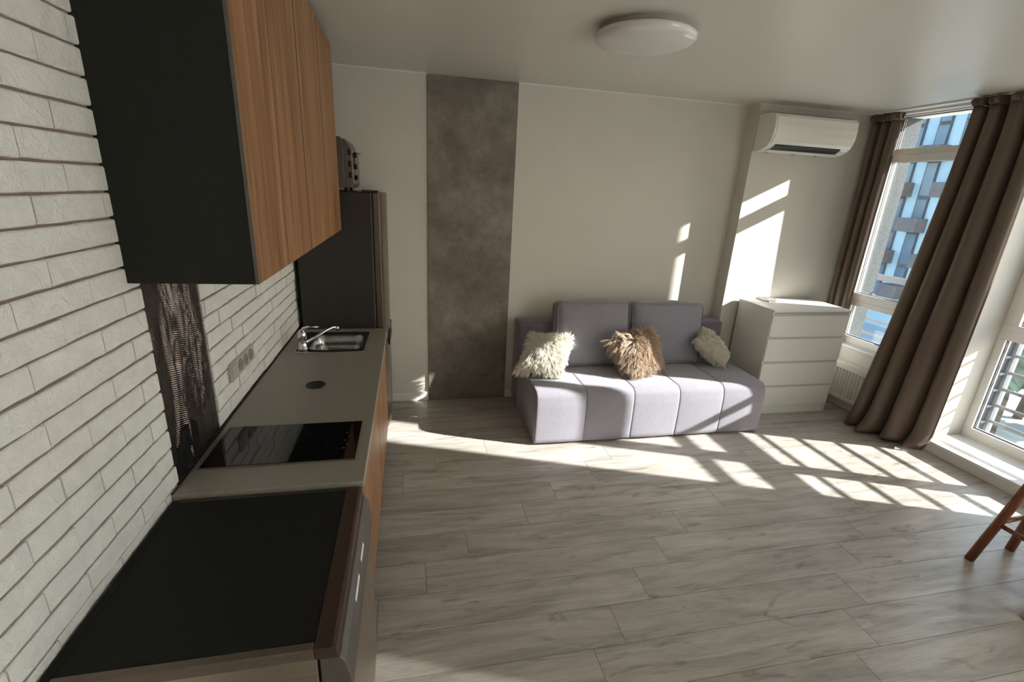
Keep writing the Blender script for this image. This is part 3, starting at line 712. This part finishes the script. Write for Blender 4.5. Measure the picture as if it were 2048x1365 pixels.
# ------------------------------------------------------------------ curtains
def curtain(name, label, top, bot, x_top, x_bot, folds, amp0, amp1, seed, mid=None, group=None, flare=.0, zb=.012, skew=0.0):
    rn = random.Random(seed); ph = rn.uniform(0, 6); ws = [rn.uniform(.7, 1.3) for _ in range(folds + 1)]
    root = thing(name, label, 'curtain', (x_top, (top[0] + top[1]) / 2, 0), group)
    tot = sum(ws[:folds]); cum = [0]
    for q in ws[:folds]: cum.append(cum[-1] + q / tot)
    def phase(u):
        for i in range(folds):
            if u <= cum[i + 1] + 1e-9: return i + (u - cum[i]) / (cum[i + 1] - cum[i])
        return folds
    zt = 2.575
    def fn(u, v_):
        z = zt + (zb - zt) * v_
        k = v_
        if mid: 
            def q3(a, b, c): return (a * (1 - k) * (1 - 2 * k) + 4 * b * k * (1 - k) * 1.0 + c * k * (2 * k - 1))
            ya_ = q3(top[0], mid[0], bot[0]); yb_ = q3(top[1], mid[1], bot[1])
        else: ya_ = top[0] + (bot[0] - top[0]) * k; yb_ = top[1] + (bot[1] - top[1]) * k
        p = phase(u); y = ya_ + (yb_ - ya_) * u
        s_ = math.sin(2 * math.pi * p + ph)
        s_ = math.copysign(abs(s_) ** .62, s_)
        am = (amp0 + (amp1 - amp0) * min(1, k * 1.3)) * (min(1, .35 + u * 3) if skew else 1)
        fine = (math.exp(-k * 9)) * math.sin(2 * math.pi * p * 3.1 + 1) * .008
        xb = x_top + (x_bot - x_top) * k ** 1.15 + skew * (1 - u) ** 2.2 * k ** .5
        x = xb + am * s_ + fine + noise.noise(Vector((p * .8, z * .9, seed))) * .02 * k
        y += math.cos(2 * math.pi * p + ph) * am * .25
        if flare and z < .22:
            e = (1 - z / .22) ** 2; x -= flare * e * (.6 + .5 * math.sin(2 * math.pi * p * .5 + 1)); z += e * .010 * (1 + math.sin(p * 7)); 
        x = min(x, 4.838)
        return (x, y, max(z, .004))
    MB().grid(fn, folds * 26, 60).build('drape', 'curtain', root, smooth=True, solid=.003)
    def hd(u, v_):
        x, y, z = fn(u, 0); p = phase(u)
        q = math.sin(2 * math.pi * p * 4.3) * .021 * math.sin(math.pi * v_ * .8 + .2)
        return (x + q - .002 - .012 * math.sin(math.pi * v_), y + .004 * math.sin(p * 19), zt + .004 + .052 * v_)
    MB().grid(hd, folds * 40, 8).build('heading', 'curtain', root, smooth=True, solid=.003)
    return root
curtain('curtain', 'narrow brown curtain at the far end of the tall window, behind the chest of drawers', (3.555, 3.80), (3.60, 3.80), 4.775, 4.80, 3, .030, .032, 4)
curtain('curtain', 'wide brown satin curtain hanging between the two windows down to the floor', (2.545, 2.99), (2.59, 3.17), 4.74, 4.665, 4, .064, .096, 11, mid=(2.565, 3.05), flare=.085, skew=.17)
struct(MB().box(4.72, 4.79, -2.9, 3.815, H - .012, H - .0005).build('trim_7', 'white'))

t = NT('sun_softening_voile'); tr = t.n('ShaderNodeBsdfTransparent'); tl_ = t.n('ShaderNodeBsdfTranslucent'); tl_.inputs[0].default_value = (.85, .84, .82, 1)
mx = t.n('ShaderNodeMixShader'); mx.inputs[0].default_value = .86; t.l(tr.outputs[0], mx.inputs[1]); t.l(tl_.outputs[0], mx.inputs[2]); t.l(mx.outputs[0], t.out.inputs[0]); MT['voile'] = t.m
vo_ = tag(MB().grid(lambda u, v_: (4.72 + .03 * math.sin(u * 120), -2.75 + 2.88 * u, 2.60 - 2.58 * v_), 360, 4).build('sun_softening_sheer', 'voile', smooth=True), 'unseen white sheer added over the window behind the viewer to soften its sun', 'curtain')  # out of view, added to diffuse the sun and brighten the near brick wall
# ------------------------------------------------------------------ sofa
sf = thing('sofa', 'low grey lilac upholstered sofa against the white wall', 'sofa', (2.64, 3.5, 0))
SX0, SX1 = 1.672, 3.63; SYF = 3.06
def rbox(x0, x1, y0, y1, z0, z1, r, bulge=(0, 0, 0), n=10):
    """rounded box with softly bulging faces"""
    bm = bmesh.new(); bmesh.ops.create_cube(bm, size=2); bmesh.ops.subdivide_edges(bm, edges=bm.edges[:], cuts=n, use_grid_fill=True)
    hx, hy, hz = (x1 - x0) / 2, (y1 - y0) / 2, (z1 - z0) / 2; m = MB()
    def rm(c, h):  # remap so vertices cluster in the rounded rim
        s_ = 1 if c > 0 else -1; a = abs(c)
        k = .65
        return s_ * (a / k * (h - r) if a < k else (h - r) + (a - k) / (1 - k) * r)
    for v_ in bm.verts:
        p = Vector((rm(v_.co.x, hx), rm(v_.co.y, hy), rm(v_.co.z, hz)))
        inn_ = Vector((max(-hx + r, min(hx - r, p.x)), max(-hy + r, min(hy - r, p.y)), max(-hz + r, min(hz - r, p.z))))
        d = p - inn_
        if d.length > 1e-6:
            p = inn_ + d.normalized() * r
        q = Vector((p.x / hx, p.y / hy, p.z / hz))
        f_ = lambda a: max(0, 1 - a * a)
        p += Vector((bulge[0] * q.x * f_(q.y) * f_(q.z), bulge[1] * q.y * f_(q.x) * f_(q.z), bulge[2] * q.z * f_(q.x) * f_(q.y)))
        v_.co = p + Vector(((x0 + x1) / 2, (y0 + y1) / 2, (z0 + z1) / 2))
    bm.verts.index_update(); m.v = [tuple(v_.co) for v_ in bm.verts]; m.f = [tuple(v_.index for v_ in f_.verts) for f_ in bm.faces]; bm.free(); return m
pw = (SX1 - SX0) / 5
box(SX0 + .004, SX1 - .004, SYF + .05, 3.74, .02, .40).build('base', 'sofa', sf)
def seat_panel(x0, x1, first, last):
    # profile along y/z with rounded front edge
    prof = []
    prof.append((3.735, .432)); prof += [(3.735 - (3.735 - 3.14) * k / 12, .437 + .004 * math.sin(math.pi * k / 12)) for k in range(1, 12)]
    r_ = .062
    for k in range(9):
        a = R(90 * k / 8); prof.append((SYF + .004 + r_ - r_ * math.sin(a), .437 - r_ + r_ * math.cos(a)))
    prof += [(SYF - .002 - .004 * math.sin(math.pi * k / 10), .375 - (.375 - .022) * k / 10) for k in range(1, 11)]
    prof.append((SYF + .01, .014))
    n = len(prof); nx = 16; nrm = []
    for i in range(n):
        a = Vector(prof[max(i - 1, 0)]); b = Vector(prof[min(i + 1, n - 1)]); d = (b - a).normalized(); nrm.append(Vector((d.y, -d.x)))
    for i in range(n):
        if nrm[i].dot(Vector((-1, 1))) < 0: nrm[i] = -nrm[i]
    def fn(u, v_):
        i = min(n - 1, int(round(v_ * (n - 1)))); s_ = 2 * u - 1
        edge = 1 - (1 - abs(s_)) / .07 if abs(s_) > .93 else 0
        rad = .005
        seamL = (s_ < 0 and not first) or (s_ > 0 and not last)
        dep = -(1 - math.sqrt(max(0, 1 - edge ** 2))) * (rad if seamL else rad * .9) + .006 * (1 - s_ * s_)
        crease = -.004 * math.exp(-((prof[i][1] - .245) / .006) ** 2) if prof[i][0] < SYF + .02 else 0
        q = Vector(prof[i]) + nrm[i] * (dep + crease + noise.noise(Vector((x0 + u, prof[i][0] * 3, prof[i][1] * 3))) * .003)
        return (x0 + (x1 - x0) * u, q.x, q.y)
    us = [0, .004, .010, .020, .035, .08, .12, .2, .3, .4, .5, .6, .7, .8, .88, .92, .965, .98, .99, .996, 1]
    m = MB(); vs_ = [fn(u, j / (n - 1)) for u in us for j in range(n)]
    fs = [(i * n + j, (i + 1) * n + j, (i + 1) * n + j + 1, i * n + j + 1) for i in range(len(us) - 1) for j in range(n - 1)]
    m.add(vs_, fs)
    # closed sides at sofa ends
    if first or last:
        k = 0 if first else (len(us) - 1) * n
        o_ = len(m.v); xs_ = x0 if first else x1
        m.v.append((xs_, 3.735, .014)); m.f.append(tuple([k + j for j in range(n)] + [o_]))
    return m.build('seat_panel', 'sofa', sf, smooth=True, fixn=False)
for i in range(5): seat_panel(SX0 + pw * i, SX0 + pw * (i + 1), i == 0, i == 4)
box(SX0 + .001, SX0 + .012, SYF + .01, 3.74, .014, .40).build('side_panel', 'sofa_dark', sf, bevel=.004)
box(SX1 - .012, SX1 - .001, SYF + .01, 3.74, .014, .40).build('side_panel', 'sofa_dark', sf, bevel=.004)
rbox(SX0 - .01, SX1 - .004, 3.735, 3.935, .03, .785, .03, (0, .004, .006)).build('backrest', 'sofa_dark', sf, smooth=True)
for x in (SX0 + .1, 2.32, 2.95, SX1 - .1):
    for y in (SYF + .08, 3.85): MB().tube([(x, y, 0), (x, y, .035)], .022, 12).build('foot', 'black', sf)
def back_cushion(x0, x1, label, lean, hgt=.54, seed=0):
    r = thing('back_cushion', label, 'cushion', ((x0 + x1) / 2, 3.63, .445), 'large back cushions of the sofa', local=True)
    w_ = (x1 - x0) / 2
    m = rbox(-w_, w_, -.085, .085, 0, hgt, .055, (.006, .035, .012), 14)
    m.v = [(p[0] + .006 * noise.noise(Vector((p[0] * 5, p[1] * 5, p[2] * 5 + seed))), p[1] + .010 * noise.noise(Vector((p[0] * 6 + seed, 2, p[2] * 6))), p[2] + (.012 * noise.noise(Vector((p[0] * 5, seed, 0))) if p[2] > .4 else 0)) for p in m.v]
    c_ = m.build('cover', 'sofa', r, smooth=True)
    pp = []
    for sy in (-.078, .078):
        loop = [(p[0], sy, p[2]) for p in [(a[0], 0, a[1]) for a in [(q[0], q[1]) for q in rr(0, hgt / 2, w_ - .006, hgt / 2 - .006, .05, 0, 5)]]]
        MB().tube(loop + [loop[0]], .0035, 6, cap=False).build('piping', 'sofa', c_, smooth=True)
    r.rotation_euler = (-lean, 0, 0)
    return r
bc1 = back_cushion(1.955, 2.608, 'large grey lilac back cushion on the left side of the sofa', R(10), .545, 1); bc1.location.y = 3.615
bc2 = back_cushion(2.630, 3.315, 'large grey lilac back cushion on the right side, partly behind the brown fur cushion', R(10), .535, 5); bc2.location.y = 3.625

# fur cushions
def fur_pillow(label, cs, th, nst, lenr, mat, seed, curl=.5):
    bl, br, tr_, tl = [Vector(c_) for c_ in cs]; ctr = (bl + br + tr_ + tl) / 4
    nrm = (br - bl).cross(tl - bl).normalized()
    if nrm.dot(Vector((.775, 0, 1.86)) - ctr) < 0: nrm = -nrm
    root = thing('fur_cushion', label, 'cushion', tuple(ctr), 'small fur cushions on the sofa')
    def sp(u, v_, side):
        a, b = (u + 1) / 2, (v_ + 1) / 2
        pin = .055
        u2_ = u * (1 - pin * (1 - v_ * v_)); v2_ = v_ * (1 - pin * (1 - u * u)); a, b = (u2_ + 1) / 2, (v2_ + 1) / 2
        p = bl * (1 - a) * (1 - b) + br * a * (1 - b) + tr_ * a * b + tl * (1 - a) * b
        h_ = th / 2 * (max(0, (1 - u * u)) * max(0, (1 - v_ * v_))) ** .42
        return p + nrm * side * h_
    N = 18; m = MB()
    for side in (1, -1): m.grid(lambda a, b: sp(2 * a - 1, 2 * b - 1, side), N, N)
    cover = m.build('cover', mat, root, smooth=True)
    rn = random.Random(seed); vs_ = []; fs = []
    down = Vector((0, 0, -1)); ncl = nst // 7
    for c_ in range(ncl):
        side = 1 if rn.random() < .74 else -1
        u, v_ = rn.uniform(-1, 1), rn.uniform(-1, 1)
        e = .02
        P0 = sp(u, v_, side); uu, vv_ = max(-.97, min(.97, u)), max(-.97, min(.97, v_))
        n_ = (sp(uu + e, vv_, side) - sp(uu - e, vv_, side)).cross(sp(uu, vv_ + e, side) - sp(uu, vv_ - e, side)).normalized()
        if n_.dot(nrm * side) < 0: n_ = -n_
        outw = (P0 - ctr); outw -= nrm * outw.dot(nrm); ol = outw.length; outw.normalize()
        fl = noise.noise_vector(P0 * 9 + Vector((seed, 0, 0)))
        base = (n_ * .55 + outw * (.35 + 1.2 * max(0, abs(u) - .8) + 1.2 * max(0, abs(v_) - .8)) + down * .75 + fl * .8)
        base -= n_ * min(0, base.dot(n_) - .15) if base.dot(n_) < .15 else n_ * 0
        base.normalize()
        Lc = lenr * rn.uniform(.65, 1.15); tip = P0 + base * Lc
        tip += noise.noise_vector(P0 * 40) * .008 * curl * 2
        for k in range(7):
            du, dv = rn.uniform(-.06, .06), rn.uniform(-.06, .06)
            p0 = sp(max(-1, min(1, u + du)), max(-1, min(1, v_ + dv)), side)
            tp = tip + Vector((rn.gauss(0, 1), rn.gauss(0, 1), rn.gauss(0, 1))) * .005
            w_ = rn.uniform(.0011, .0019); sdir = base.cross(Vector((rn.gauss(0, 1), rn.gauss(0, 1), rn.gauss(0, 1)))).normalized()
            S = 5; o_ = len(vs_); wav = rn.uniform(0, 6.28)
            for q in range(S + 1):
                t_ = q / S; p = p0.lerp(tp, t_) + n_ * (.30 * Lc * t_ * (1 - t_)) + down * (.1 * Lc * t_ * t_)
                p += sdir.cross(base) * math.sin(t_ * 9 + wav) * .0035 * curl * t_
                ww = w_ * (1 - .75 * t_)
                vs_.append(p - sdir * ww); vs_.append(p + sdir * ww)
            for q in range(S): fs.append((o_ + 2 * q, o_ + 2 * q + 1, o_ + 2 * q + 3, o_ + 2 * q + 2))
    zmin = .442
    vs2 = []
    for p in vs_:
        p = Vector(p)
        if 1.68 < p.x < 3.62 and 3.08 < p.y and p.z < zmin: p.z = zmin + random.uniform(0, .004)
        vs2.append(tuple(p))
    fm = MB(); fm.v = vs2; fm.f = fs
    o = fm.build('fur', mat, root, smooth=True, fixn=False); o['kind'] = 'stuff'
    return root
fur_pillow('cream shaggy fur cushion on the left end of the sofa in the sun', [(1.56, 3.37, .485), (1.92, 3.295, .478), (2.05, 3.49, .735), (1.736, 3.58, .735)], .15, 15000, .042, 'cream_fur', 3, 1.0)
fur_pillow('light brown long-haired fur cushion in the middle of the sofa', [(2.51, 3.255, .475), (2.86, 3.42, .49), (2.735, 3.50, .80), (2.345, 3.41, .725)], .15, 15000, .074, 'brown_fur', 8, .7)
fur_pillow('beige shaggy fur cushion on the right end of the sofa beside the chest of drawers', [(3.44, 3.40, .478), (3.585, 3.56, .52), (3.345, 3.63, .745), (3.17, 3.46, .70)], .14, 11000, .038, 'cream_fur', 5, 1.0)

# ------------------------------------------------------------------ stools
def stool(name, label, cen, mat, feet, top_r, zt=.70):
    s_ = thing(name, label, 'stool', (cen[0], cen[1], 0)); tops = []
    for (fx_, fy_) in feet:
        tx = cen[0] + (fx_ - cen[0]) * .38; ty = cen[1] + (fy_ - cen[1]) * .38
        d = Vector((tx - fx_, ty - fy_, zt)); tops.append((Vector((fx_, fy_, 0)), d))
        MB().tube([(fx_, fy_, 0), (fx_ + d.x * .5, fy_ + d.y * .5, zt * .5), (tx, ty, zt)], [.022, .022, .019], 14).build('leg', mat, s_, smooth=True)
    for a, b, z in ((0, 1, .27), (0, 3, .26), (1, 2, .26), (2, 3, .27)):
        pa = tops[a][0] + tops[a][1] * z / zt; pb = tops[b][0] + tops[b][1] * z / zt
        MB().tube([tuple(pa), tuple(pb)], .0125, 12).build('rung', mat, s_, smooth=True)
    MB().lathe([(.001, zt), (top_r - .01, zt), (top_r, zt + .008), (top_r, zt + .025), (top_r - .012, zt + .035), (.001, zt + .032)], cen, 40).build('seat', mat, s_, smooth=False)
stool('bar_stool', 'brown wooden stool with round rungs on the floor by the low window', (4.01, 1.43), 'stoolwood', [(3.835, 1.565), (4.178, 1.59), (4.18, 1.27), (3.84, 1.27)], .15)
stool('cream_stool', 'cream painted stool cut off by the lower right edge, nearer than the brown one', (3.85, 1.0), 'pot', [(3.672, 1.20), (4.0, 1.15), (4.0, .85), (3.69, .84)], .14)
